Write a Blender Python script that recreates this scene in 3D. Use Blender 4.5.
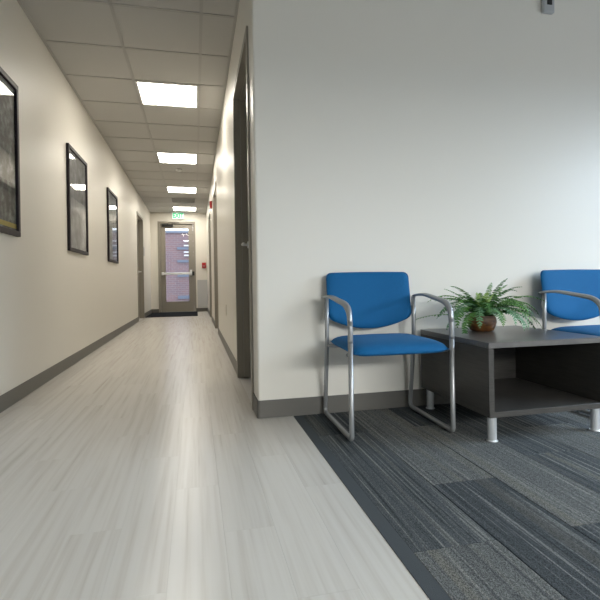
import bpy, bmesh, math, random
from mathutils import Vector, Matrix
random.seed(7)
S = bpy.context.scene
COL = S.collection
for o in list(bpy.data.objects): bpy.data.objects.remove(o)

# ---------------------------------------------------------------- camera
F_PX, YAW, ROLL, CY, CAM_H = 463.7, .2224, -.0164, 282.59, .744
cam_d = bpy.data.cameras.new('camera'); cam = bpy.data.objects.new('camera', cam_d); COL.objects.link(cam)
cam_d.sensor_fit = 'HORIZONTAL'; cam_d.sensor_width = 36.0
cam_d.lens = F_PX / 600 * 36.0; cam_d.shift_y = (CY - 300) / 600
cam_d.clip_start = .05; cam_d.clip_end = 200
r0 = Vector((math.cos(YAW), -math.sin(YAW), 0)); fw = Vector((math.sin(YAW), math.cos(YAW), 0)); up0 = Vector((0, 0, 1))
rc = r0 * math.cos(ROLL) + up0 * math.sin(ROLL); uc = -r0 * math.sin(ROLL) + up0 * math.cos(ROLL)
M = Matrix((rc, uc, -fw)).transposed().to_4x4(); M.translation = (0, 0, CAM_H)
cam.matrix_world = M
S.camera = cam

# ---------------------------------------------------------------- sky, daylight, exposure
W = bpy.data.worlds.new('sky'); S.world = W; W.use_nodes = True
bg = W.node_tree.nodes['Background']; bg.inputs[0].default_value = (.88, .93, 1.0, 1); bg.inputs[1].default_value = 2.7
S.view_settings.view_transform = 'Standard'; S.view_settings.look = 'None'
S.view_settings.gamma = 1; S.view_settings.exposure = 0.0
S.view_settings.use_curve_mapping = False

def area_light(name, loc, target, sx, sy, watts, color, spread=180):
    l = bpy.data.lights.new(name, 'AREA'); l.shape = 'RECTANGLE'; l.size = sx; l.size_y = sy
    l.energy = watts; l.color = color; l.spread = math.radians(spread)
    o = bpy.data.objects.new(name, l); COL.objects.link(o); o.location = loc
    d = Vector(target) - Vector(loc); o.rotation_euler = d.to_track_quat('-Z', 'Y').to_euler()
    return o
# daylight entering through the two glazed openings of the waiting area
area_light('daylight_side_window', (5.6, .5, 2.9), (4.4, .6, 2.0), 3.2, 2.2, 850, (.66, .83, 1.0))
area_light('daylight_entry_glazing', (2.6, -4.3, 2.98), (2.6, -3.0, 2.08), 4.6, 2.2, 1950, (1.0, .975, .91))

# ---------------------------------------------------------------- dimensions
XL, XR, YW, YE, HC = -1.143, .3275, 2.533, 12.9, 2.68
XC = .522                      # carpet edge
XW, YB = 4.5, -3.2             # far side and rear of the waiting area
T = .6096; XA = -.537; Y0 = 3.39   # ceiling module
WT = .13

# ---------------------------------------------------------------- material helpers
def mat(name, color=(.8, .8, .8), rough=.5, metal=0, spec=.5, **kw):
    m = bpy.data.materials.new(name); m.use_nodes = True
    b = m.node_tree.nodes['Principled BSDF']
    b.inputs['Base Color'].default_value = (*color, 1); b.inputs['Roughness'].default_value = rough
    b.inputs['Metallic'].default_value = metal; b.inputs['Specular IOR Level'].default_value = spec
    for k, v in kw.items(): b.inputs[k].default_value = v
    return m
def nd(m, t, **kw):
    n = m.node_tree.nodes.new(t)
    for k, v in kw.items(): setattr(n, k, v)
    return n
def lk(m, a, b): m.node_tree.links.new(a, b)
def bsdf(m): return m.node_tree.nodes['Principled BSDF']
def coords(m, scale=(1, 1, 1), kind='Object'):
    tc = nd(m, 'ShaderNodeTexCoord'); mp = nd(m, 'ShaderNodeMapping'); mp.inputs['Scale'].default_value = scale
    lk(m, tc.outputs[kind], mp.inputs['Vector']); return mp.outputs[0]
def world_coords(m, scale=(1, 1, 1)):
    g = nd(m, 'ShaderNodeNewGeometry'); mp = nd(m, 'ShaderNodeMapping'); mp.inputs['Scale'].default_value = scale
    lk(m, g.outputs['Position'], mp.inputs['Vector']); return mp.outputs[0]
def noise(m, vec, scale, detail=3, rough=.5):
    n = nd(m, 'ShaderNodeTexNoise'); n.inputs['Scale'].default_value = scale; n.inputs['Detail'].default_value = detail
    n.inputs['Roughness'].default_value = rough; lk(m, vec, n.inputs['Vector']); return n.outputs['Fac']
def ramp(m, fac, stops, interp='LINEAR'):
    r = nd(m, 'ShaderNodeValToRGB'); r.color_ramp.interpolation = interp
    e = r.color_ramp.elements
    while len(e) < len(stops): e.new(.5)
    for el, (p, c) in zip(e, stops): el.position = p; el.color = (*c, 1)
    lk(m, fac, r.inputs[0]); return r.outputs[0]
def mixc(m, a, b, fac, mode='MIX'):
    x = nd(m, 'ShaderNodeMix', data_type='RGBA', blend_type=mode)
    for s, v in ((6, a), (7, b), (0, fac)):
        if hasattr(v, 'is_output'): lk(m, v, x.inputs[s])
        else: x.inputs[s].default_value = (*v, 1) if s else v
    return x.outputs[2]
def bump(m, h, strength=.2, dist=.002):
    b = nd(m, 'ShaderNodeBump'); b.inputs['Strength'].default_value = strength; b.inputs['Distance'].default_value = dist
    lk(m, h, b.inputs['Height']); lk(m, b.outputs[0], bsdf(m).inputs['Normal'])
def set_color(m, out): lk(m, out, bsdf(m).inputs['Base Color'])

# ---------------------------------------------------------------- materials
m_wall = mat('wall_paint', (.74, .71, .645), .42, spec=.35)
bump(m_wall, noise(m_wall, world_coords(m_wall), 160, 2), .05, .001)
m_base = mat('rubber_base', (.118, .112, .099), .45)
m_frame = mat('taupe_door_paint', (.275, .252, .212), .38)
m_leaf = mat('taupe_door_leaf', (.26, .238, .20), .4)
m_ctile = mat('ceiling_tile', (.525, .517, .495), .9, spec=.1)
bump(m_ctile, noise(m_ctile, world_coords(m_ctile), 90, 4), .3, .003)
m_grid = mat('ceiling_grid', (.43, .42, .40), .5)
m_metal = mat('silver_metal', (.34, .345, .35), .38, metal=.65)
m_chrome = mat('brushed_chrome', (.85, .86, .87), .3, metal=.7)
m_black = mat('black_plastic', (.012, .012, .013), .4)
m_white = mat('white_plastic', (.7, .7, .68), .4)
m_red = mat('red_enamel', (.42, .02, .02), .35)
m_grey = mat('grey_panel', (.50, .50, .50), .5)

m_lamp = bpy.data.materials.new('lamp_diffuser'); m_lamp.use_nodes = True
b = bsdf(m_lamp); b.inputs['Base Color'].default_value = (.9, .9, .9, 1)
b.inputs['Emission Color'].default_value = (1, .94, .83, 1); b.inputs['Emission Strength'].default_value = 20.5

def glass_mat(name, tint, refl_rough=.02):
    m = bpy.data.materials.new(name); m.use_nodes = True; nt = m.node_tree; nt.nodes.remove(bsdf(m))
    out = nt.nodes['Material Output']; tr = nd(m, 'ShaderNodeBsdfTransparent'); tr.inputs[0].default_value = (*tint, 1)
    gl = nd(m, 'ShaderNodeBsdfGlossy'); gl.inputs['Roughness'].default_value = refl_rough
    fr = nd(m, 'ShaderNodeFresnel'); fr.inputs[0].default_value = 1.5; mx = nd(m, 'ShaderNodeMixShader')
    ge = nd(m, 'ShaderNodeNewGeometry'); iv = nd(m, 'ShaderNodeMath', operation='MULTIPLY_ADD'); iv.inputs[1].default_value = -1; iv.inputs[2].default_value = 1
    lk(m, ge.outputs['Backfacing'], iv.inputs[0]); pm = nd(m, 'ShaderNodeMath', operation='MULTIPLY'); lk(m, fr.outputs[0], pm.inputs[0]); lk(m, iv.outputs[0], pm.inputs[1])
    lk(m, pm.outputs[0], mx.inputs[0]); lk(m, tr.outputs[0], mx.inputs[1]); lk(m, gl.outputs[0], mx.inputs[2])
    lk(m, mx.outputs[0], out.inputs[0]); return m
m_glass = glass_mat('window_glass', (.93, .95, .97))
m_pglass = glass_mat('picture_glass', (.97, .97, .97), .01)

def make_vinyl():
    m = mat('washed_vinyl', (.6, .58, .54), .27, spec=.45)
    v = world_coords(m, (24, .62, 1)); oi = nd(m, 'ShaderNodeObjectInfo')
    off = nd(m, 'ShaderNodeVectorMath', operation='ADD'); cmb = nd(m, 'ShaderNodeCombineXYZ')
    ml = nd(m, 'ShaderNodeMath', operation='MULTIPLY'); ml.inputs[1].default_value = 40
    lk(m, oi.outputs['Random'], ml.inputs[0]); lk(m, ml.outputs[0], cmb.inputs[1]); lk(m, v, off.inputs[0]); lk(m, cmb.outputs[0], off.inputs[1])
    n = noise(m, off.outputs[0], 1.6, 3, .55)
    c = ramp(m, n, [(.20, (.44, .405, .35)), (.36, (.575, .54, .49)), (.52, (.63, .602, .555)), (.8, (.665, .64, .597))])
    tint = ramp(m, oi.outputs['Random'], [(0, (.965,) * 3), (1, (1.0,) * 3)])
    set_color(m, mixc(m, c, tint, 1.0, 'MULTIPLY'))
    return m
m_vinyl = make_vinyl()
m_sub = mat('floor_joint', (.48, .465, .44), .8)

def make_carpet(name, lo, mid, hi, tan, speck):
    m = mat(name, mid, 1.0, spec=.05)
    oi = nd(m, 'ShaderNodeObjectInfo'); v = world_coords(m, (1, .012, 1))
    cmb = nd(m, 'ShaderNodeCombineXYZ'); ml = nd(m, 'ShaderNodeMath', operation='MULTIPLY'); ml.inputs[1].default_value = 17
    off = nd(m, 'ShaderNodeVectorMath', operation='ADD')
    lk(m, oi.outputs['Random'], ml.inputs[0]); lk(m, ml.outputs[0], cmb.inputs[0]); lk(m, v, off.inputs[0]); lk(m, cmb.outputs[0], off.inputs[1])
    n1 = noise(m, off.outputs[0], 95, 3, .65); n2 = noise(m, off.outputs[0], 17, 2, .5)
    c = ramp(m, n1, [(.33, lo), (.46, mid), (.55, mid), (.66, hi)])
    c = mixc(m, c, tan, ramp(m, n2, [(.56, (0,) * 3), (.64, (.75,) * 3)]))
    n3 = noise(m, world_coords(m, (1, .55, 1)), 420, 2, .6)
    s = ramp(m, n3, [(.35, (1 - speck,) * 3), (.65, (1 + speck,) * 3)])
    set_color(m, mixc(m, c, s, 1.0, 'MULTIPLY'))
    bump(m, n3, .6, .004); return m
m_cdark = make_carpet('carpet_dark', (.034, .040, .045), (.068, .075, .080), (.19, .195, .19), (.10, .102, .095), .45)
m_cmid = make_carpet('carpet_mid', (.045, .051, .055), (.088, .096, .10), (.22, .222, .21), (.155, .15, .13), .45)
m_clight = make_carpet('carpet_light', (.075, .080, .082), (.135, .14, .137), (.22, .22, .205), (.165, .16, .14), .6)
m_cstrip = mat('carpet_border', (.082, .091, .098), .95, spec=.05)
bump(m_cstrip, noise(m_cstrip, world_coords(m_cstrip), 500, 2), .5, .003)

m_fabric = mat('blue_fabric', (.004, .115, .40), .75, spec=.25)
bsdf(m_fabric).inputs['Sheen Weight'].default_value = .1; bsdf(m_fabric).inputs['Sheen Tint'].default_value = (.3, .6, 1, 1)
nf = noise(m_fabric, coords(m_fabric), 420, 3); bump(m_fabric, nf, .35, .0015)
set_color(m_fabric, ramp(m_fabric, nf, [(.3, (.002, .088, .235)), (.7, (.004, .122, .315))]))

def make_laminate():
    m = mat('charcoal_laminate', (.05, .047, .044), .38, spec=.4)
    n = noise(m, coords(m, (3, 3, 60)), 3, 4, .6)
    set_color(m, ramp(m, n, [(.3, (.044, .041, .037)), (.7, (.070, .065, .059))])); return m
m_lam = make_laminate()
def make_laminate_lit():  # same laminate as the sides, lightened for daylight reflected on the top
    m = mat('charcoal_laminate_lit', (.05, .047, .044), .28, spec=.6)
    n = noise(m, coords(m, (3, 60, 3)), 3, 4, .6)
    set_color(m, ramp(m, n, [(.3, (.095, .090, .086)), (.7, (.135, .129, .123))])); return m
m_lam_lit = make_laminate_lit()
m_pot = mat('brown_glaze', (.12, .045, .012), .3)
set_color(m_pot, ramp(m_pot, noise(m_pot, coords(m_pot, (1, 1, 2)), 30, 4), [(.3, (.07, .025, .006)), (.7, (.19, .08, .022))]))
m_soil = mat('potting_soil', (.02, .014, .009), 1)
m_greens = [mat('fern_green', (.11, .27, .05), .55), mat('fern_deep_green', (.06, .17, .04), .55),
            mat('fern_blue_green', (.12, .26, .12), .55), mat('fern_yellow_green', (.27, .42, .10), .55)]
for g in m_greens:
    bsdf(g).inputs['Subsurface Weight'].default_value = 0
m_mat = mat('black_mat', (.010, .012, .016), .95, spec=.1)
bump(m_mat, noise(m_mat, world_coords(m_mat), 300, 2), .6, .004)

def make_print(name, stops, scale, band=None):
    m = mat(name, (.1, .1, .1), .6)
    v = coords(m, (1, 1, 1)); n = noise(m, v, scale, 6, .62)
    c = ramp(m, n, stops)
    if band:
        s = nd(m, 'ShaderNodeSeparateXYZ'); lk(m, v, s.inputs[0])
        z = ramp(m, s.outputs[2], [(0, band[1]), (band[0], band[1]), (band[0] + .004, band[2]), (.98, band[2])], 'CONSTANT')
        c = mixc(m, c, z, 1.0, 'MULTIPLY') if len(band) < 4 else c
    set_color(m, c); return m
GR = lambda a, b, c: [(.30, (a,) * 3), (.5, (b,) * 3), (.68, (c,) * 3)]
m_print1 = make_print('print_dark_forest', [(.3, (.006, .007, .006)), (.45, (.03, .035, .035)), (.56, (.10, .12, .12)), (.7, (.26, .29, .29))], 13)
m_print2 = make_print('print_reflection_grey', [(.3, (.03, .03, .033)), (.48, (.15, .155, .165)), (.7, (.34, .35, .37))], 7)  # greys lifted to stand for the reflection on this picture's glass
m_print3 = make_print('print_grey_landscape', [(.3, (.03, .035, .04)), (.48, (.13, .15, .17)), (.7, (.30, .33, .37))], 8)
m_yellow = mat('yellow_caption_strip', (.42, .33, .05), .6)
m_pframe = mat('dark_plum_frame', (.018, .013, .017), .5, spec=.3)

def make_brick():
    m = mat('far_brick', (.3, .15, .14), .9)
    bt = nd(m, 'ShaderNodeTexBrick'); v = world_coords(m, (1, 1, 1))
    s = nd(m, 'ShaderNodeSeparateXYZ'); c = nd(m, 'ShaderNodeCombineXYZ'); lk(m, v, s.inputs[0]); lk(m, s.outputs[0], c.inputs[0]); lk(m, s.outputs[2], c.inputs[1])
    lk(m, c.outputs[0], bt.inputs['Vector']); bt.inputs['Scale'].default_value = 1
    bt.inputs['Brick Width'].default_value = .2; bt.inputs['Row Height'].default_value = .075; bt.inputs['Mortar Size'].default_value = .008
    bt.inputs['Color1'].default_value = (.27, .165, .165, 1); bt.inputs['Color2'].default_value = (.22, .155, .175, 1); bt.inputs['Mortar'].default_value = (.28, .235, .25, 1)
    set_color(m, bt.outputs[0]); return m
m_brick = make_brick()
m_paving = mat('outdoor_paving', (.30, .30, .32), .9)
m_bluegrey = mat('blue_grey_finish', (.17, .20, .26), .7)
m_reflection = mat('pale_reflection', (.75, .76, .8), .7)

# ---------------------------------------------------------------- mesh helpers
def add_box(bm, x0, x1, y0, y1, z0, z1):
    v = [bm.verts.new(p) for p in ((x0, y0, z0), (x1, y0, z0), (x1, y1, z0), (x0, y1, z0), (x0, y0, z1), (x1, y0, z1), (x1, y1, z1), (x0, y1, z1))]
    for f in ((3, 2, 1, 0), (4, 5, 6, 7), (0, 1, 5, 4), (1, 2, 6, 5), (2, 3, 7, 6), (3, 0, 4, 7)): bm.faces.new([v[i] for i in f])
def bevel(bm, w, seg=2, edges=None):
    bmesh.ops.bevel(bm, geom=edges or list(bm.edges), offset=w, segments=seg, affect='EDGES', profile=.5)
def obj(name, bm, material, parent=None, smooth=False, loc=None):
    me = bpy.data.meshes.new(name); bmesh.ops.recalc_face_normals(bm, faces=list(bm.faces)); bm.to_mesh(me); bm.free()
    return mobj(name, me, material, parent, smooth, loc)
def mobj(name, me, material, parent=None, smooth=False, loc=None):
    if material and not me.materials: me.materials.append(material)
    if smooth:
        for p in me.polygons: p.use_smooth = True
    o = bpy.data.objects.new(name, me); COL.objects.link(o)
    if parent: o.parent = parent
    if loc: o.location = loc
    return o
def boxes(name, lst, material, parent=None, bv=0, seg=2, loc=None, smooth=False):
    bm = bmesh.new()
    for b_ in lst: add_box(bm, *b_)
    if bv: bevel(bm, bv, seg)
    return obj(name, bm, material, parent, smooth, loc)
def empty(name, loc=(0, 0, 0), rz=0):
    o = bpy.data.objects.new(name, None); COL.objects.link(o); o.location = loc; o.rotation_euler = (0, 0, rz); o.empty_display_size = .1
    return o
def tag(o, label, cat, group=None, kind=None):
    o['label'] = label; o['category'] = cat
    if group: o['group'] = group
    if kind: o['kind'] = kind
    return o
def struct(o, label=None):
    o['kind'] = 'structure'
    if label: o['label'] = label
    return o
def cyl(bm, c, r, h, axis='Z', n=24, r2=None):
    m_ = Matrix.Translation(c)
    if axis == 'X': m_ = m_ @ Matrix.Rotation(math.pi / 2, 4, 'Y')
    if axis == 'Y': m_ = m_ @ Matrix.Rotation(math.pi / 2, 4, 'X')
    bmesh.ops.create_cone(bm, cap_ends=True, segments=n, radius1=r, radius2=r if r2 is None else r2, depth=h, matrix=m_)
def lathe(bm, prof, n=32, c=(0, 0, 0)):
    rings = []
    for r, z in prof:
        rings.append([bm.verts.new((c[0] + r * math.cos(2 * math.pi * i / n), c[1] + r * math.sin(2 * math.pi * i / n), c[2] + z)) for i in range(n)])
    for a, b_ in zip(rings, rings[1:]):
        for i in range(n): bm.faces.new((a[i], a[(i + 1) % n], b_[(i + 1) % n], b_[i]))
    bm.faces.new(rings[0][::-1]); bm.faces.new(rings[-1])
def round_path(pts, radii, seg=7):
    out = [Vector(pts[0])]
    for i in range(1, len(pts) - 1):
        p, a, b_ = Vector(pts[i]), Vector(pts[i - 1]), Vector(pts[i + 1]); r = radii[i - 1]
        d1 = (a - p).normalized(); d2 = (b_ - p).normalized(); L = min(r, (a - p).length * .49, (b_ - p).length * .49)
        s, e = p + d1 * L, p + d2 * L
        for k in range(seg + 1):
            t = k / seg; out.append(s * (1 - t) ** 2 + p * 2 * t * (1 - t) + e * t * t)
    out.append(Vector(pts[-1])); return out
def smooth_path(pts, n=6):
    P = [Vector(p) for p in pts]; P = [P[0] * 2 - P[1]] + P + [P[-1] * 2 - P[-2]]; out = []
    for i in range(1, len(P) - 2):
        for k in range(n):
            t = k / n; a, b_, c, d = P[i - 1:i + 3]
            out.append(.5 * ((2 * b_) + (c - a) * t + (2 * a - 5 * b_ + 4 * c - d) * t * t + (3 * b_ - a - 3 * c + d) * t ** 3))
    out.append(P[-2]); return out
def sweep(bm, path, ra, rb, side=(1, 0, 0), n=12):
    """tube with an elliptic section: ra along `side`, rb across; ra / rb may be functions of t"""
    side = Vector(side); rings = []; L = len(path)
    for i, p in enumerate(path):
        tg = (path[min(i + 1, L - 1)] - path[max(i - 1, 0)]).normalized()
        s = (side - tg * side.dot(tg)).normalized(); w = tg.cross(s); t = i / (L - 1)
        A = ra(t) if callable(ra) else ra; B = rb(t) if callable(rb) else rb
        rings.append([bm.verts.new(p + s * A * math.cos(2 * math.pi * k / n) + w * B * math.sin(2 * math.pi * k / n)) for k in range(n)])
    for a, b_ in zip(rings, rings[1:]):
        for k in range(n): bm.faces.new((a[k], a[(k + 1) % n], b_[(k + 1) % n], b_[k]))
    bm.faces.new(rings[0][::-1]); bm.faces.new(rings[-1])
def text_mesh(name, s, size, material, parent, matrix, extrude=.001):
    cu = bpy.data.curves.new(name, 'FONT'); cu.body = s; cu.size = size; cu.align_x = 'CENTER'; cu.align_y = 'CENTER'; cu.extrude = extrude; cu.offset = .006
    t = bpy.data.objects.new(name + '_tmp', cu); COL.objects.link(t); bpy.context.view_layer.update()
    me = bpy.data.meshes.new_from_object(t.evaluated_get(bpy.context.evaluated_depsgraph_get()))
    bpy.data.objects.remove(t); bpy.data.curves.remove(cu); me.name = name
    me.materials.clear(); me.materials.append(material)
    o = mobj(name, me, material, parent); o.matrix_local = matrix; return o

# ================================================================ THE SETTING
# ---- floor
PW, PL = .152, .914
floor = struct(boxes('floor', [(XL - .2, XW + .2, YB - .2, YE + .05, -.12, -.006)], m_sub), 'pale vinyl plank corridor floor beside grey striped carpet planks')
G = .0001
cache = {}
def piece(name, x0, x1, y0, y1, z0, z1, material, parent, gap=G, bv=.0002):
    key = (name, round(x1 - x0, 4), round(y1 - y0, 4), material.name)
    if key not in cache:
        bm = bmesh.new(); w, d = (x1 - x0) / 2 - gap, (y1 - y0) / 2 - gap
        add_box(bm, -w, w, -d, d, z0, z1)
        if bv: bevel(bm, bv, 1, [e for e in bm.edges if all(v.co.z > (z0 + z1) / 2 for v in e.verts)])
        bmesh.ops.recalc_face_normals(bm, faces=list(bm.faces))
        me = bpy.data.meshes.new(name); bm.to_mesh(me); bm.free(); cache[key] = me
    return mobj(name, cache[key], material, parent, loc=((x0 + x1) / 2, (y0 + y1) / 2, 0))
col = 0; x = XL
while x < XC - .001:
    x1 = min(x + PW, XC); y = YB - (col * .37 % 1) * PL
    ytop = YE if x < XR - .002 else YW
    while y < ytop - .001:
        a, b_ = max(y, YB), min(y + PL, ytop)
        if b_ - a > .02:
            if x < XR < x1 and b_ > YW:            # plank cut around the wall corner
                if a < YW: piece('vinyl_plank', x, x1, a, YW, -.006, 0, m_vinyl, floor)
                piece('vinyl_plank', x, XR, max(a, YW), b_, -.006, 0, m_vinyl, floor)
            else: piece('vinyl_plank', x, x1, a, b_, -.006, 0, m_vinyl, floor)
        y += PL
    x = x1; col += 1
# ---- carpet planks, .255 m wide and 1 m long, laid staggered
CWD = .258; CX0 = XC + .048
piece('carpet_border', XC, CX0, YB, YW, -.006, .002, m_cstrip, floor)
seams = [1.17, 1.539, 1.176, .70, 2.02, 1.45, .95, 2.2, 1.3, .8, 1.9, 1.1, 1.6, .6, 2.1, 1.4]
tones = {(0, 1): 'm', (0, 0): 'l', (1, 1): 'l', (1, 0): 'd', (2, 1): 'l', (2, 0): 'd', (3, 1): 'm', (3, 0): 'm', (3, 2): 'm', (4, 0): 'l', (4, 1): 'd', (5, 1): 'l', (5, 0): 'd'}
x = CX0; col = 0
while x < XW - .001:
    x1 = min(x + CWD, XW); k = -5
    while True:
        a, b_ = seams[col % 16] + (k - 1), seams[col % 16] + k
        if a > YW: break
        a2, b2 = max(a, YB), min(b_, YW)
        if b2 - a2 > .02:
            t = tones.get((col, k), random.choice('ldmd'))
            piece('carpet_plank', x, x1, a2, b2, -.006, .001 + random.random() * .0008, {'l': m_clight, 'm': m_cmid, 'd': m_cdark}[t], floor, .0005, .0015)
        k += 1
    x = x1; col += 1

# ---- walls
def wall_with_openings(name, axis_pos, thick, a0, a1, openings, label, axis='X', top=HC + .12):
    """wall slab along Y (axis X) or along X (axis Y) with rectangular openings (a, b, z0, z1)"""
    L = []; cur = a0
    for (a, b_, z0, z1) in sorted(openings):
        if a > cur: L.append((cur, a, 0, top))
        if z0 > 0: L.append((a, b_, 0, z0))
        L.append((a, b_, z1, top)); cur = b_
    if cur < a1: L.append((cur, a1, 0, top))
    t0, t1 = sorted((axis_pos, axis_pos + thick))
    L = [((t0, t1, p, q, z0, z1) if axis == 'X' else (p, q, t0, t1, z0, z1)) for p, q, z0, z1 in L]
    return struct(boxes(name, L, m_wall), label)
DZ = 2.255
D_R = [(2.715, 3.735), (6.93, 7.95), (9.62, 10.64)]
D_L = (9.96, 11.05)
fi = .022
wall_left = wall_with_openings('wall_left', XL, -WT, YB, YE + WT, [(D_L[0] + fi, D_L[1] - fi, 0, DZ - fi)], 'cream painted corridor wall with three framed pictures')
wall_right = wall_with_openings('wall_right', XR, WT, YW + WT, YE + WT, [(a + fi, b_ - fi, 0, DZ - fi) for a, b_ in D_R], 'cream painted corridor wall with a row of doorways')
bm = bmesh.new(); add_box(bm, XR, XW + WT, YW, YW + WT, 0, HC + .12)
bevel(bm, .014, 4, [e for e in bm.edges if all(abs(v.co.x - XR) < 1e-4 and abs(v.co.y - YW) < 1e-4 for v in e.verts)])
wall_back = struct(obj('wall_back', bm, m_wall), 'off-white wall behind the blue chairs')
ED = (-.953, .024, 2.44)
wall_end = wall_with_openings('wall_end', YE, WT, XL, XR, [(ED[0] + fi, ED[1] - fi, 0, ED[2] - fi)], 'end wall of the corridor around the glass exit door', 'Y')
WIN_S = (-.7, 1.9, .55, 2.1); WIN_R = (.9, 4.2, .35, 2.1)
wall_side = wall_with_openings('wall_side', XW, WT, YB, YW, [WIN_S], 'off-white side wall of the waiting area', 'X')
wall_rear = wall_with_openings('wall_rear', YB, -WT, XL - WT, XW + WT, [WIN_R], 'off-white rear wall of the waiting area', 'Y')
# window frames and panes in the two waiting-area openings
w1 = struct(empty('window_1', (XW + .06, 0, 0)), 'wide window in the side wall')
def win_parts(par, along, a0, a1, z0, z1, n):
    L = []; t = .03; fr = .05
    def bx(p, q, s, u): return (-t, t, p, q, s, u) if along == 'Y' else (p, q, -t, t, s, u)
    L += [bx(a0, a1, z0, z0 + fr), bx(a0, a1, z1 - fr, z1)]
    for i in range(n + 1):
        c = a0 + (a1 - a0) * i / n; c = min(max(c, a0 + fr / 2), a1 - fr / 2); L.append(bx(c - fr / 2, c + fr / 2, z0 + fr, z1 - fr))
    boxes('window_frame', L, m_frame, par)
    for i in range(n):
        p = a0 + (a1 - a0) * i / n + fr * .6; q = a0 + (a1 - a0) * (i + 1) / n - fr * .6
        boxes('window_pane', [(-.004, .004, p, q, z0 + fr, z1 - fr) if along == 'Y' else (p, q, -.004, .004, z0 + fr, z1 - fr)], m_glass, par)
win_parts(w1, 'Y', *WIN_S, 3)
w2 = struct(empty('window_2', (0, YB - .06, 0)), 'wide entry glazing in the rear wall')
win_parts(w2, 'X', *WIN_R, 4)

# ---- baseboards
def baseboard(name, segs, label):
    bm = bmesh.new()
    for (x0, x1, y0, y1) in segs: add_box(bm, x0, x1, y0, y1, .001, .1)
    bevel(bm, .0025, 2, [e for e in bm.edges if all(v.co.z > .05 for v in e.verts)])
    return struct(obj(name, bm, m_base), label)
bt = .007
baseboard('baseboard_left', [(XL, XL + bt, YB, D_L[0]), (XL, XL + bt, D_L[1], YE)], 'taupe rubber base along the left corridor wall')
baseboard('baseboard_right', [(XR - bt, XR, D_R[0][1], D_R[1][0]), (XR - bt, XR, D_R[1][1], D_R[2][0]), (XR - bt, XR, D_R[2][1], YE - bt)], 'taupe rubber base along the right corridor wall')
bm = bmesh.new()
ring = [(XR - bt, D_R[0][0])] + [(XR + .014 - (.014 + bt) * math.cos(a), YW + .014 - (.014 + bt) * math.sin(a)) for a in [i * math.pi / 16 for i in range(9)]] + [(XW, YW - bt)]
inn = [(XR, D_R[0][0])] + [(XR + .014 - .014 * math.cos(a), YW + .014 - .014 * math.sin(a)) for a in [i * math.pi / 16 for i in range(9)]] + [(XW, YW)]
for i in range(len(ring) - 1):
    q = [ring[i], ring[i + 1], inn[i + 1], inn[i]]
    lo = [bm.verts.new((*p, .0025)) for p in q]; hi = [bm.verts.new((*p, .1)) for p in q]
    bm.faces.new(lo[::-1]); bm.faces.new(hi)
    for k in range(4): bm.faces.new((lo[k], lo[(k + 1) % 4], hi[(k + 1) % 4], hi[k]))
bmesh.ops.remove_doubles(bm, verts=list(bm.verts), dist=1e-5)
struct(obj('baseboard_back', bm, m_base), 'taupe rubber base below the wall behind the chairs')
baseboard('baseboard_end', [(XL + bt, ED[0], YE - bt, YE), (ED[1], XR - bt, YE - bt, YE)], 'taupe rubber base on the end wall')

# ---- ceiling: slab, lay-in tiles, exposed grid
ceiling = struct(boxes('ceiling', [(XL - .2, XW + .2, YB - .2, YE + .2, HC + .12, HC + .2)], m_white), 'suspended ceiling of pale square tiles')
xs_c = [XL, XA, XA + T, XR]
LIGHTS = {2, 6, 10, 14}
rows = list(range(math.floor((YB - Y0) / T), math.ceil((YE - Y0) / T)))
xs_w = [XA + T * i for i in range(1, 9)] + [XW]
VENT_ROW = 12
WLIGHT = {(3, -7), (6, -7), (3, -10), (6, -10)}
def tiles(xs, r, ymin, ymax, skip):
    a, b_ = max(Y0 + r * T, ymin), min(Y0 + (r + 1) * T, ymax)
    if b_ - a < .03: return
    for i in range(len(xs) - 1):
        if xs[i + 1] - xs[i] < .03 or (i, r) in skip: continue
        piece('ceiling_tile', xs[i], xs[i + 1], a, b_, HC + .004, HC + .02, m_ctile, ceiling, .004, 0)
for r in rows:
    yb = Y0 + r * T
    if yb >= YW - .01: tiles(xs_c, r, YB, YE, {(1, q) for q in LIGHTS} | {(1, VENT_ROW)})
    elif yb + T > YW:
        tiles(xs_c, r, YW, YE, set()); tiles([XL, XA] + xs_w, r, YB, YW, set())
    else: tiles([XL, XA] + xs_w, r, YB, YW, set())
gb = .012
def bar(x0, x1, y0, y1): boxes('grid_bar', [(x0, x1, y0, y1, HC - .001, HC + .012)], m_grid, ceiling)
bar(XA - gb, XA + gb, YB, YE); bar(XA + T - gb, XA + T + gb, YB, YE)
for xx in xs_w[1:-1]: bar(xx - gb, xx + gb, YB, YW)
bar(XL, XL + .02, YB, YE); bar(XR - .02, XR, YW, YE)
for r in rows:
    yy = Y0 + r * T
    if YB < yy: bar(XL + .02, XR - .02 if yy > YW else XW, yy - gb, yy + gb)
bar(XR, XW, YW - .02, YW)

# ---- ceiling panel lights
where = {2: 'nearest of the square ceiling panel lights above the corridor', 6: 'second square ceiling panel light from the camera in the corridor',
         10: 'third square ceiling panel light, just before the ceiling air vent', 14: 'farthest square ceiling panel light, just before the exit sign'}
def panel_light(cx_, cy_, label):
    e = tag(empty('ceiling_light', (cx_, cy_, HC)), label, 'ceiling light', 'square ceiling panel lights')
    h = T / 2
    boxes('light_frame', [(-h + .012, h - .012, -h + .012, -h + .03, -.004, .03), (-h + .012, h - .012, h - .03, h - .012, -.004, .03),
                          (-h + .012, -h + .03, -h + .03, h - .03, -.004, .03), (h - .03, h - .012, -h + .03, h - .03, -.004, .03)], m_white, e)
    d = boxes('light_diffuser', [(-h + .03, h - .03, -h + .03, h - .03, .002, .012)], m_lamp, e); d['label'] = 'glowing white diffuser'
    return e
for r in sorted(LIGHTS): panel_light(XA + T / 2, Y0 + (r + .5) * T, where[r])
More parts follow.
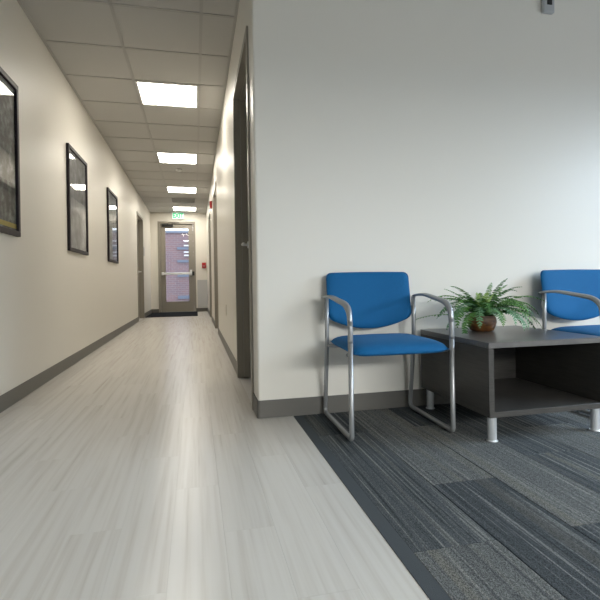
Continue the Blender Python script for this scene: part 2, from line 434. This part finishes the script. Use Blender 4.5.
# air vent
e = tag(empty('ceiling_vent', (XA + T / 2, Y0 + (VENT_ROW + .5) * T, HC)), 'square grey air diffuser in the corridor ceiling between the two farthest lights', 'air vent')
h = T / 2 - .012
boxes('vent_frame', [(-h, h, -h, -h + .04, -.006, .02), (-h, h, h - .04, h, -.006, .02), (-h, -h + .04, -h + .04, h - .04, -.006, .02), (h - .04, h, -h + .04, h - .04, -.006, .02)], m_grid, e)
boxes('vent_back', [(-h + .04, h - .04, -h + .04, h - .04, .03, .04)], m_grid, e)
for i in range(6):
    o = boxes('vent_slat', [(-h + .04, h - .04, -.03, .03, -.002, .002)], m_white, e, loc=(0, -h + .09 + i * .08, .008)); o.rotation_euler = (math.radians(35), 0, 0)
# smoke detector
e = tag(empty('smoke_detector', (-.234, 8.05, HC)), 'small round white smoke detector on the corridor ceiling past the second light', 'smoke detector')
bm = bmesh.new(); lathe(bm, [(.055, .003), (.055, -.012), (.05, -.022), (.03, -.032)]); obj('detector_body', bm, m_white, e, True)
bm = bmesh.new(); lathe(bm, [(.056, -.012), (.056, -.015)]); obj('sensing_slot', bm, m_grey, e)

# ---- doors
def lever(par, x, y, z, side, toward):
    """lever set on a leaf facing -x*side; lever points along `toward` in y"""
    hnd = bmesh.new(); cyl(hnd, (x - side * .006, y, z), .027, .012, 'X'); 
    sweep(hnd, round_path([(x - side * .01, y, z), (x - side * .055, y, z), (x - side * .055, y + toward * .115, z)], [.015]), .0095, .0095, (0, 0, 1), 10)
    return obj('lever_handle', hnd, m_chrome, par, True)
def side_door(n, y0, y1, xw, sgn, label):
    """sgn +1: wall to the right (room side +x); frame wraps the wall"""
    d = struct(empty('door_%d' % n, (xw, (y0 + y1) / 2, 0)), label)
    w = (y1 - y0) / 2; f = .05; zt = DZ; p = .012
    X = lambda a, b_: (min(sgn * a, sgn * b_), max(sgn * a, sgn * b_))
    L = []
    dd = WT + p
    L += [(*X(-p, dd), -w + .024, -w + f, 0, zt - f), (*X(-p, dd), w - f, w - .024, 0, zt - f), (*X(-p, dd), -w + .024, w - .024, zt - f, zt - .024)]  # jambs
    L += [(*X(-p, -.0005), -w, -w + .024, 0, zt), (*X(-p, -.0005), w - .024, w, 0, zt), (*X(-p, -.0005), -w + .024, w - .024, zt - .024, zt)]        # face trim
    L += [(*X(.04, .085), -w + f, -w + f + .016, 0, zt - f - .016), (*X(.04, .085), w - f - .016, w - f, 0, zt - f - .016), (*X(.04, .085), -w + f, w - f, zt - f - .016, zt - f)]  # stops
    boxes('door_frame', L, m_frame, d)
    lf = boxes('door_leaf', [(*X(.088, .133), -w + f + .003, w - f - .003, .008, zt - f - .003)], m_leaf, d)
    lever(lf, sgn * .088, w - f - .075, 1.045, sgn, -1)
    hm = bmesh.new()
    for z in (.25, 1.1, 1.95): cyl(hm, (sgn * .083, -w + f + .006, z), .006, .11, 'Z', 10)
    obj('door_hinge', hm, m_metal, d)
    return d
side_door(1, *D_R[0], XR, 1, 'taupe metal door frame nearest the wall corner on the right')
side_door(2, *D_R[1], XR, 1, 'taupe metal door frame second along the right corridor wall')
side_door(3, *D_R[2], XR, 1, 'taupe metal door frame farthest along the right corridor wall')
side_door(4, *D_L, XL, -1, 'taupe metal door frame on the left corridor wall near the exit')
# small room sign beside the left door
tag(boxes('room_sign', [(XL + .0005, XL + .008, 11.16, 11.31, 1.42, 1.62)], m_grey, bv=.002), 'small grey room sign on the left wall just past the door', 'sign')

# exit door
d5 = struct(empty('door_5', ((ED[0] + ED[1]) / 2, YE, 0)), 'taupe exit door with a tall glass pane at the corridor end')
w = (ED[1] - ED[0]) / 2; zt = ED[2]; f = .06
boxes('door_frame', [(-w, -w + .024, -.015, -.0005, 0, zt), (w - .024, w, -.015, -.0005, 0, zt), (-w + .024, w - .024, -.015, -.0005, zt - .024, zt),
                     (-w + .024, -w + f, -.015, WT, 0, zt - f), (w - f, w - .024, -.015, WT, 0, zt - f), (-w + .024, w - .024, -.015, WT, zt - f, zt - .024)], m_frame, d5)
gx0, gx1, gz0, gz1 = -.773 - d5.location.x, -.145 - d5.location.x, .275, 2.27
lx0, lx1, lz1 = -w + f + .003, w - f - .003, zt - f - .003
leaf = boxes('door_leaf', [(lx0, gx0, .035, .08, .012, lz1), (gx1, lx1, .035, .08, .012, lz1), (gx0, gx1, .035, .08, .012, gz0), (gx0, gx1, .035, .08, gz1, lz1)], m_frame, d5)
gl = boxes('glass_pane', [(gx0, gx1, .054, .060, gz0, gz1)], m_glass, leaf); gl['label'] = 'clear glass showing a brick building outside'
boxes('glazing_bead', [(gx0, gx0 + .014, .028, .05, gz0, gz1), (gx1 - .014, gx1, .028, .05, gz0, gz1), (gx0 + .014, gx1 - .014, .028, .05, gz0, gz0 + .014), (gx0 + .014, gx1 - .014, .028, .05, gz1 - .014, gz1)], m_frame, leaf)
bx0, bx1 = -.86 - d5.location.x, -.07 - d5.location.x
bm = bmesh.new(); add_box(bm, bx0, bx1, -.04, -.005, 1.01, 1.07); bevel(bm, .008, 2); o = obj('push_bar', bm, m_chrome, d5)
boxes('push_bar_end', [(bx1 - .005, bx1 + .055, -.05, .036, .985, 1.095)], m_black, d5, .006)
boxes('push_bar_mount', [(bx0 - .01, bx0 + .05, -.02, .036, 1.0, 1.08)], m_chrome, d5, .005)
boxes('push_bar_mount', [(bx1 - .06, bx1 - .006, -.02, .036, .99, 1.14)], m_chrome, d5, .005)
boxes('door_closer', [(lx0 + .05, lx0 + .34, -.03, .035, lz1 - .08, lz1 - .02)], m_black, d5, .006)
bm = bmesh.new(); sweep(bm, [Vector((lx0 + .2, -.01, lz1 - .02)), Vector((lx0 + .2, -.01, lz1 + .02)), Vector((lx0 + .5, -.02, lz1 + .03))], .01, .006); obj('closer_arm', bm, m_black, d5)
boxes('threshold', [(-w + f, w - f, -.01, WT, .0005, .010)], m_metal, d5)

# ================================================================ OUTSIDE THE EXIT DOOR
struct(boxes('ground', [(-14, 14, YE + WT + .001, 34, -.15, -.03)], m_paving), 'grey paving outside the exit door')
e = tag(empty('brick_building', (0, 17.5, 0)), 'pinkish brick building seen through the glass exit door', 'building')
boxes('brick_wall', [(-7, 7, 0, 4, -.03, 2.62)], m_brick, e)
boxes('coping', [(-7.1, 7.1, -.06, 4.06, 2.62, 2.70)], m_bluegrey, e)
for zz, hh in ((2.02, .10), (1.55, .09), (1.02, .10), (.22, .12), (-.02 + .03, .1)):  # blue-grey strips modelled for reflections in the door glass
    boxes('reflection_board', [(-.62, .9, -.05, 0, zz, zz + hh)], m_bluegrey, e)
for zz in (2.30, 2.14, 1.90, 1.78):  # pale bars added for the white reflections in the door glass
    boxes('reflection_bar', [(-.38, .9, -.09, 0, zz, zz + .05)], m_reflection, e)

# ================================================================ THINGS ON THE WALLS
def picture(y0, y1, z0, z1, pm, label, strip=False):
    e = tag(empty('framed_picture', (XL, (y0 + y1) / 2, z0)), label, 'picture', 'framed pictures on the left wall')
    w = (y1 - y0) / 2; h = z1 - z0; f = .034; t = .026
    bm = bmesh.new()
    for b_ in [(.001, t, -w, w, 0, f), (.001, t, -w, w, h - f, h), (.001, t, -w, -w + f, f, h - f), (.001, t, w - f, w, f, h - f)]: add_box(bm, *b_)
    bevel(bm, .003, 2); obj('picture_frame', bm, m_pframe, e)
    boxes('print', [(.004, .010, -w + f - .004, w - f + .004, f - .004, h - f + .004)], pm, e)
    if strip: boxes('caption_strip', [(.010, .011, -w + f, w - f, f + .015, f + .045)], m_yellow, e)
    boxes('picture_glass', [(.013, .016, -w + f - .004, w - f + .004, f - .004, h - f + .004)], m_pglass, e)
picture(2.63, 3.395, 1.075, 2.07, m_print1, 'nearest dark framed picture, cut off by the photo edge, yellow strip below', True)
picture(4.64, 5.40, 1.075, 2.07, m_print2, 'middle framed picture on the left wall, grey print paled for the reflection on its glass')
picture(6.65, 7.415, 1.075, 2.07, m_print3, 'farthest framed picture on the left wall, smallest in view')

# exit sign
e = tag(empty('exit_sign', (-.42, YE - .06, 2.50)), 'lit white exit sign with green letters hanging above the exit door', 'exit sign')
m_green = mat('exit_green', (.0, .35, .14), .5); bsdf(m_green).inputs['Emission Color'].default_value = (.0, .55, .22, 1); bsdf(m_green).inputs['Emission Strength'].default_value = .8
m_signw = mat('exit_face', (.8, .85, .82), .5); bsdf(m_signw).inputs['Emission Color'].default_value = (.9, 1, .95, 1); bsdf(m_signw).inputs['Emission Strength'].default_value = .45
sb = boxes('sign_body', [(-.15, .15, -.02, .02, 0, .165)], m_signw, e, .004)
boxes('sign_canopy', [(-.06, .06, -.02, .02, .165, .1805)], m_white, e)
text_mesh('sign_letters', 'EXIT', .165, m_green, sb, Matrix.Translation((0, -.0215, .0825)) @ Matrix.Rotation(math.pi / 2, 4, 'X') @ Matrix.Diagonal((.82, 1.1, 1, 1)))
# fire alarm strobe on the right wall
e = tag(empty('fire_alarm_strobe', (XR, 8.72, 2.145)), 'red fire alarm strobe high on the right corridor wall', 'fire alarm')
sb = boxes('strobe_body', [(-.045, -.0005, -.055, .055, 0, .125)], m_red, e, .006)
boxes('strobe_lens', [(-.068, -.045, -.022, .022, .045, .085)], m_white, sb, .006)
# pull station on the end wall
e = tag(empty('fire_pull_station', (.243, YE, 1.18)), 'small red fire alarm pull station right of the exit door', 'fire alarm')
sb = boxes('station_body', [(-.055, .055, -.05, -.0005, 0, .15)], m_red, e, .005)
boxes('pull_handle', [(-.032, .032, -.062, -.05, .055, .067), (-.008, .008, -.062, -.05, .03, .055)], m_grey, sb)
# low grey panel right of the exit door
e = tag(empty('low_grey_panel', (.19, YE, .11)), 'low pale grey panel on the end wall right of the exit door', 'wall panel')
boxes('panel_sheet', [(-.13, .133, -.018, -.0005, 0, .74)], m_grey, e, .003)
boxes('panel_edge', [(-.13, .133, -.022, -.0005, .74, .752)], m_grey, e)
# electrical outlet on the right wall
e = tag(empty('wall_outlet', (XR, 5.1, .40)), 'pale wall outlet low on the right corridor wall between two doorways', 'outlet')
sb = boxes('cover_plate', [(-.006, -.0005, -.035, .035, 0, .115)], mat('ivory_plate', (.66, .62, .54), .4), e, .002)
for z in (.022, .066): boxes('receptacle', [(-.009, -.006, -.017, .017, z, z + .028)], m_white, sb, .002)
# wall sensor above the chairs
e = tag(empty('wall_sensor', (2.212, YW, 2.428)), 'small grey wall sensor with a dark window high above the table', 'sensor')
m_sens = mat('sensor_grey', (.42, .43, .44), .4)
sb = boxes('sensor_body', [(-.04, .04, -.028, -.0005, 0, .17)], m_sens, e, .006)
boxes('sensor_window', [(-.018, .018, -.034, -.028, .045, .14)], m_black, sb, .003)

# door mat
e = tag(boxes('door_mat', [(-1.12, .05, 11.12, 12.82, .0008, .012)], m_mat, bv=.003), 'black rectangular entrance mat in front of the exit door', 'mat')

# ================================================================ CHAIRS
def make_chair(label):
    c = tag(empty('guest_chair'), label, 'chair', 'blue guest chairs')
    HX = .255; R = .0118
    for s in (-1, 1):
        x = s * HX
        path = round_path([(x, .172, .652), (x, .172, .43), (x, .238, R + .003), (x, -.240, R + .003), (x, -.240, .56)], [.10, .04, .022], 8)
        bm = bmesh.new(); sweep(bm, path, R, R, (1, 0, 0), 14)
        sf = obj('side_frame', bm, m_metal, c, True)
        arm = smooth_path([(x + s * .013, .192, .656), (x + s * .012, .14, .662), (x + s * .010, .04, .664), (x + s * .006, -.07, .650), (x + s * .002, -.177, .633), (x, -.226, .597), (x, -.240, .53), (x, -.240, .46)], 5)
        bm = bmesh.new(); sweep(bm, arm, lambda t: R + .0075 * max(0, math.sin(math.pi * min(1, t / .72))) ** .7 * (1 if t < .72 else 0) + (.0006 if t > .6 else 0),
                                lambda t: .006 + .0066 * min(1, t / .55) , (1, 0, 0), 14)
        obj('armrest', bm, m_metal, c, True)
        for y in (.15, -.17):
            bm = bmesh.new(); cyl(bm, (x, y, .0025), .011, .004); obj('floor_glide', bm, m_black, sf)
        boxes('back_bracket', [(x - s * .04, x, .186, .204, .57, .60)], m_metal, c, .003)
    for y in (.12, -.15):
        bm = bmesh.new(); sweep(bm, [Vector((-HX, y - (.05 if y < 0 else -.03), .398)), Vector((-HX + .03, y, .398)), Vector((HX - .03, y, .398)), Vector((HX, y - (.05 if y < 0 else -.03), .398))], .009, .009, (0, 0, 1), 10)
        obj('seat_support', bm, m_metal, c, True)
    # seat cushion
    def cushion(name, N, fn):
        bm = bmesh.new(); sheets = []
        for side in (1, -1):
            sheets.append([[bm.verts.new(fn(2 * i / N - 1, 2 * j / N - 1, side)) for i in range(N + 1)] for j in range(N + 1)])
        for sh in sheets:
            for j in range(N):
                for i in range(N): bm.faces.new((sh[j][i], sh[j][i + 1], sh[j + 1][i + 1], sh[j + 1][i]))
        bmesh.ops.remove_doubles(bm, verts=list(bm.verts), dist=1e-5)
        return obj(name, bm, m_fabric, c, True)
    def warp(u): return math.copysign(1 - (1 - abs(u)) ** 1.6, u)
    def seat_fn(u, v, s):
        u, v = warp(u), warp(v)
        rr = .40     # rounding of the plan corners
        k = max(0, abs(u) - (1 - rr)) / rr; yr = 1 - (.10 if v < 0 else .05) * (1 - math.sqrt(max(0, 1 - k * k)))
        x = u * (.2485 - .006 * (v > 0) * v); y = -.035 + (.222 if v < 0 else .218) * v * yr
        e = max(0, 1 - min(1, (abs(u) ** 10 + abs(v) ** 10) ** .1) ** 5) ** .5
        th = .034 if s > 0 else .024
        front = -.012 * max(0, -v) ** 3
        return (x, y, .420 + front + s * th * e + (.004 * (1 - u * u) if s > 0 else -.004) * e)
    cushion('seat', 24, seat_fn)
    def back_fn(u, v, s):
        u, v = warp(u), warp(v)
        x = u * .246; r = .028
        k = max(0, abs(x) - (.246 - r)); dr = r - math.sqrt(max(0, r * r - k * k))
        zt = .796 - dr - .004 * u * u; zb = .540 - .062 * (1 - u * u) + dr * .8
        z = zb + (zt - zb) * (v + 1) / 2
        lean = .048 * ((z - .50) / .29)
        e = max(0, 1 - min(1, (abs(u) ** 10 + abs(v) ** 10) ** .1) ** 6) ** .5
        y = .186 + lean - .018 * u * u - s * .021 * e
        return (x, y, z)
    cushion('backrest', 24, back_fn)
    return c
chair_a = make_chair('blue upholstered chair with silver sled legs nearest the corridor corner')
chair_a.location = (.950, 2.262, .0028); chair_a.rotation_euler.z = -.018
def copy_tree(o, parent=None):
    c = o.copy(); COL.objects.link(c); c.parent = parent
    for ch in list(o.children): copy_tree(ch, c)
    return c
chair_b = copy_tree(chair_a); chair_b['label'] = 'blue upholstered chair right of the charcoal table, cut off by the photo edge'
chair_b.location = (2.312, 2.238, .0028); chair_b.rotation_euler.z = 0

# ================================================================ TABLE
TX0, TX1, TY0, TY1, TZ0, TZ1 = 1.285, 1.925, 1.85, 2.50, .118, .458
tb = tag(empty('cube_table', ((TX0 + TX1) / 2, (TY0 + TY1) / 2, 0)), 'low charcoal laminate cube table with open front and silver legs between the chairs', 'table')
cx_, cy_ = tb.location.x, tb.location.y; hw, hd = (TX1 - TX0) / 2, (TY1 - TY0) / 2; th = .026
boxes('table_top', [(-hw, hw, -hd, hd, TZ1 - th, TZ1)], m_lam_lit, tb, .0015, 1)
boxes('bottom_shelf', [(-hw, hw, -hd, hd, TZ0, TZ0 + th)], m_lam, tb, .0015, 1)
for s in (-1, 1):
    a, b_ = sorted((s * hw, s * (hw - th))); boxes('side_panel', [(a, b_, -hd + .002, hd - .002, TZ0 + th, TZ1 - th)], m_lam, tb)
boxes('back_panel', [(-hw + th, hw - th, hd - .03, hd - .012, TZ0 + th, TZ1 - th)], m_lam, tb)
for lx in (-1, 1):
    for ly in (-1, 1):
        bm = bmesh.new(); lathe(bm, [(.026, .0025), (.026, .006), (.0205, .0065), (.0205, .009), (.0205, TZ0 - .006), (.0205, TZ0 - .0005)], 24)
        o = obj('table_leg', bm, m_chrome, tb, False, (lx * (hw - .036), ly * (hd - .038), 0))
        for p in o.data.polygons: p.use_smooth = abs(p.normal.z) < .5

# ================================================================ FERN
fern = tag(empty('potted_fern', (1.556, 2.30, TZ1)), 'green fern in a round brown pot standing on the charcoal table', 'potted plant')
bm = bmesh.new()
lathe(bm, [(.052, .0005), (.062, .006), (.073, .03), (.078, .052), (.076, .070), (.070, .083), (.072, .088), (.066, .088), (.063, .078)], 36)
pot = obj('pot', bm, m_pot, fern, True)
bm = bmesh.new(); lathe(bm, [(.066, .070), (.066, .077), (.02, .082)], 24); obj('soil', bm, m_soil, pot)
def frond(az, length, rise, droop, width, material):
    """arching pinnate leaf: rachis and paired toothed leaflets"""
    pts = []; n = 14; d = Vector((math.cos(az), math.sin(az), 0)); side = Vector((-math.sin(az), math.cos(az), 0))
    p = d * .012 + Vector((0, 0, .078)); ang = rise; tw = random.uniform(-.35, .35)
    for i in range(n + 1):
        pts.append((p.copy(), ang)); t = i / n; st = length / n
        p = p + (d * math.cos(ang) + Vector((0, 0, 1)) * math.sin(ang)) * st + side * tw * st * t
        ang -= droop / n * (.5 + t)
        if p.z < .012: p.z = .012; ang = max(ang, -.05)
        p.y = min(p.y, .195)
    bm = bmesh.new()
    sweep(bm, [q for q, _ in pts], lambda t: .0016 * (1 - .75 * t), lambda t: .0016 * (1 - .75 * t), side, 5)
    for i in range(2, int(n * 1.6) + 1):
        t = i / int(1.6 * n); k = min(int(t * n), n - 1); fr = t * n - k
        q = pts[k][0].lerp(pts[k + 1][0], fr); a = pts[k][1]
        tg = (d * math.cos(a) + Vector((0, 0, 1)) * math.sin(a)); nrm = side.cross(tg) * -1
        L = width * (math.sin(math.pi * min(1, (t * .93 + .07))) ** .65) * random.uniform(.85, 1.12) + .004
        wd = length / n * .21
        for s in (-1, 1):
            out = (side * s + tg * .25 + Vector((0, 0, -.28 * random.uniform(.4, 1.4)))).normalized()
            lift = Vector((0, 0, .002 * random.uniform(-1, 1)))
            v = [q - tg * wd, q + out * L * .45 - tg * wd * 1.05 + lift, q + out * L, q + out * L * .5 + tg * wd * 1.0 + lift, q + tg * wd]
            mid = q + out * L * .5 - Vector((0, 0, .0022))
            for z in v + [mid]:
                z.z = max(z.z, .0045); z.y = min(z.y, .222)
            vs = [bm.verts.new(z) for z in v]; m_ = bm.verts.new(mid); c0 = bm.verts.new(q)
            bm.faces.new((c0, vs[0], vs[1], m_)); bm.faces.new((m_, vs[1], vs[2])); bm.faces.new((m_, vs[2], vs[3])); bm.faces.new((c0, m_, vs[3], vs[4]))
    me = bpy.data.meshes.new('frond'); bm.to_mesh(me); bm.free()
    return mobj('frond', me, material, fern)
specs = [ # azimuth deg (0 = +x, 90 = towards the wall), length, rise, droop, leaflet length
    (152, .37, .16, .62, .026, 0), (200, .34, .9, 2.3, .032, 2), (172, .33, 1.0, 1.9, .030, 0), (215, .33, .9, 2.6, .034, 2), (232, .30, .8, 2.7, .034, 2),
    (165, .28, .95, 1.6, .028, 0), (205, .26, 1.1, 1.7, .030, 1), (185, .28, 1.2, 1.3, .026, 0),
    (352, .40, .75, 1.5, .030, 0), (338, .36, .8, 2.2, .034, 0), (320, .34, .8, 2.6, .034, 2), (8, .34, 1.0, 1.5, .028, 1), (305, .32, .75, 2.7, .034, 2), (290, .31, .7, 2.6, .032, 2),
    (18, .29, 1.0, .9, .024, 0), (35, .26, 1.0, .5, .022, 0), (345, .28, 1.15, 1.3, .026, 1), (12, .30, 1.1, .8, .022, 1), (330, .25, 1.1, 1.7, .030, 1),
    (255, .24, .9, 2.7, .036, 2), (272, .24, .8, 2.8, .034, 0), (242, .24, 1.15, 1.9, .030, 1), (285, .24, 1.15, 1.9, .030, 1),
    (140, .22, 1.0, 1.4, .026, 0), (120, .20, 1.2, 1.3, .026, 1), (65, .20, 1.2, 1.2, .026, 1), (90, .18, 1.2, 1.4, .026, 1),
    (260, .15, 1.45, .5, .024, 3), (230, .15, 1.4, .7, .024, 3), (310, .15, 1.4, .7, .024, 3), (80, .14, 1.45, .4, .022, 3), (170, .14, 1.35, .7, .022, 3), (20, .13, 1.38, .7, .022, 3), (205, .30, .55, 2.1, .034, 2), (330, .33, .5, 1.9, .034, 0), (180, .30, .7, 1.9, .034, 1), (0, .32, .6, 1.5, .034, 0), (222, .27, .5, 1.9, .034, 0), (298, .27, .5, 2.0, .034, 2), (315, .28, 1.0, 2.2, .034, 0), (240, .27, 1.05, 2.5, .034, 1),
    (165, .25, 1.0, .8, .020, 0), (196, .24, 1.0, 1.5, .028, 2), (345, .24, .9, 1.9, .030, 2)]
rf = random.Random(3)
for k in range(16):      # lower skirt of drooping fronds
    a = rf.choice((rf.uniform(168, 240), rf.uniform(285, 360)))
    specs.append((a, rf.uniform(.25, .33), rf.uniform(.35, .95), rf.uniform(1.7, 2.6), rf.uniform(.032, .040), rf.choice((0, 0, 1, 2))))
for a, L, ri, dr, wd, mi in specs: frond(math.radians(a), L, ri, dr, wd, m_greens[mi])
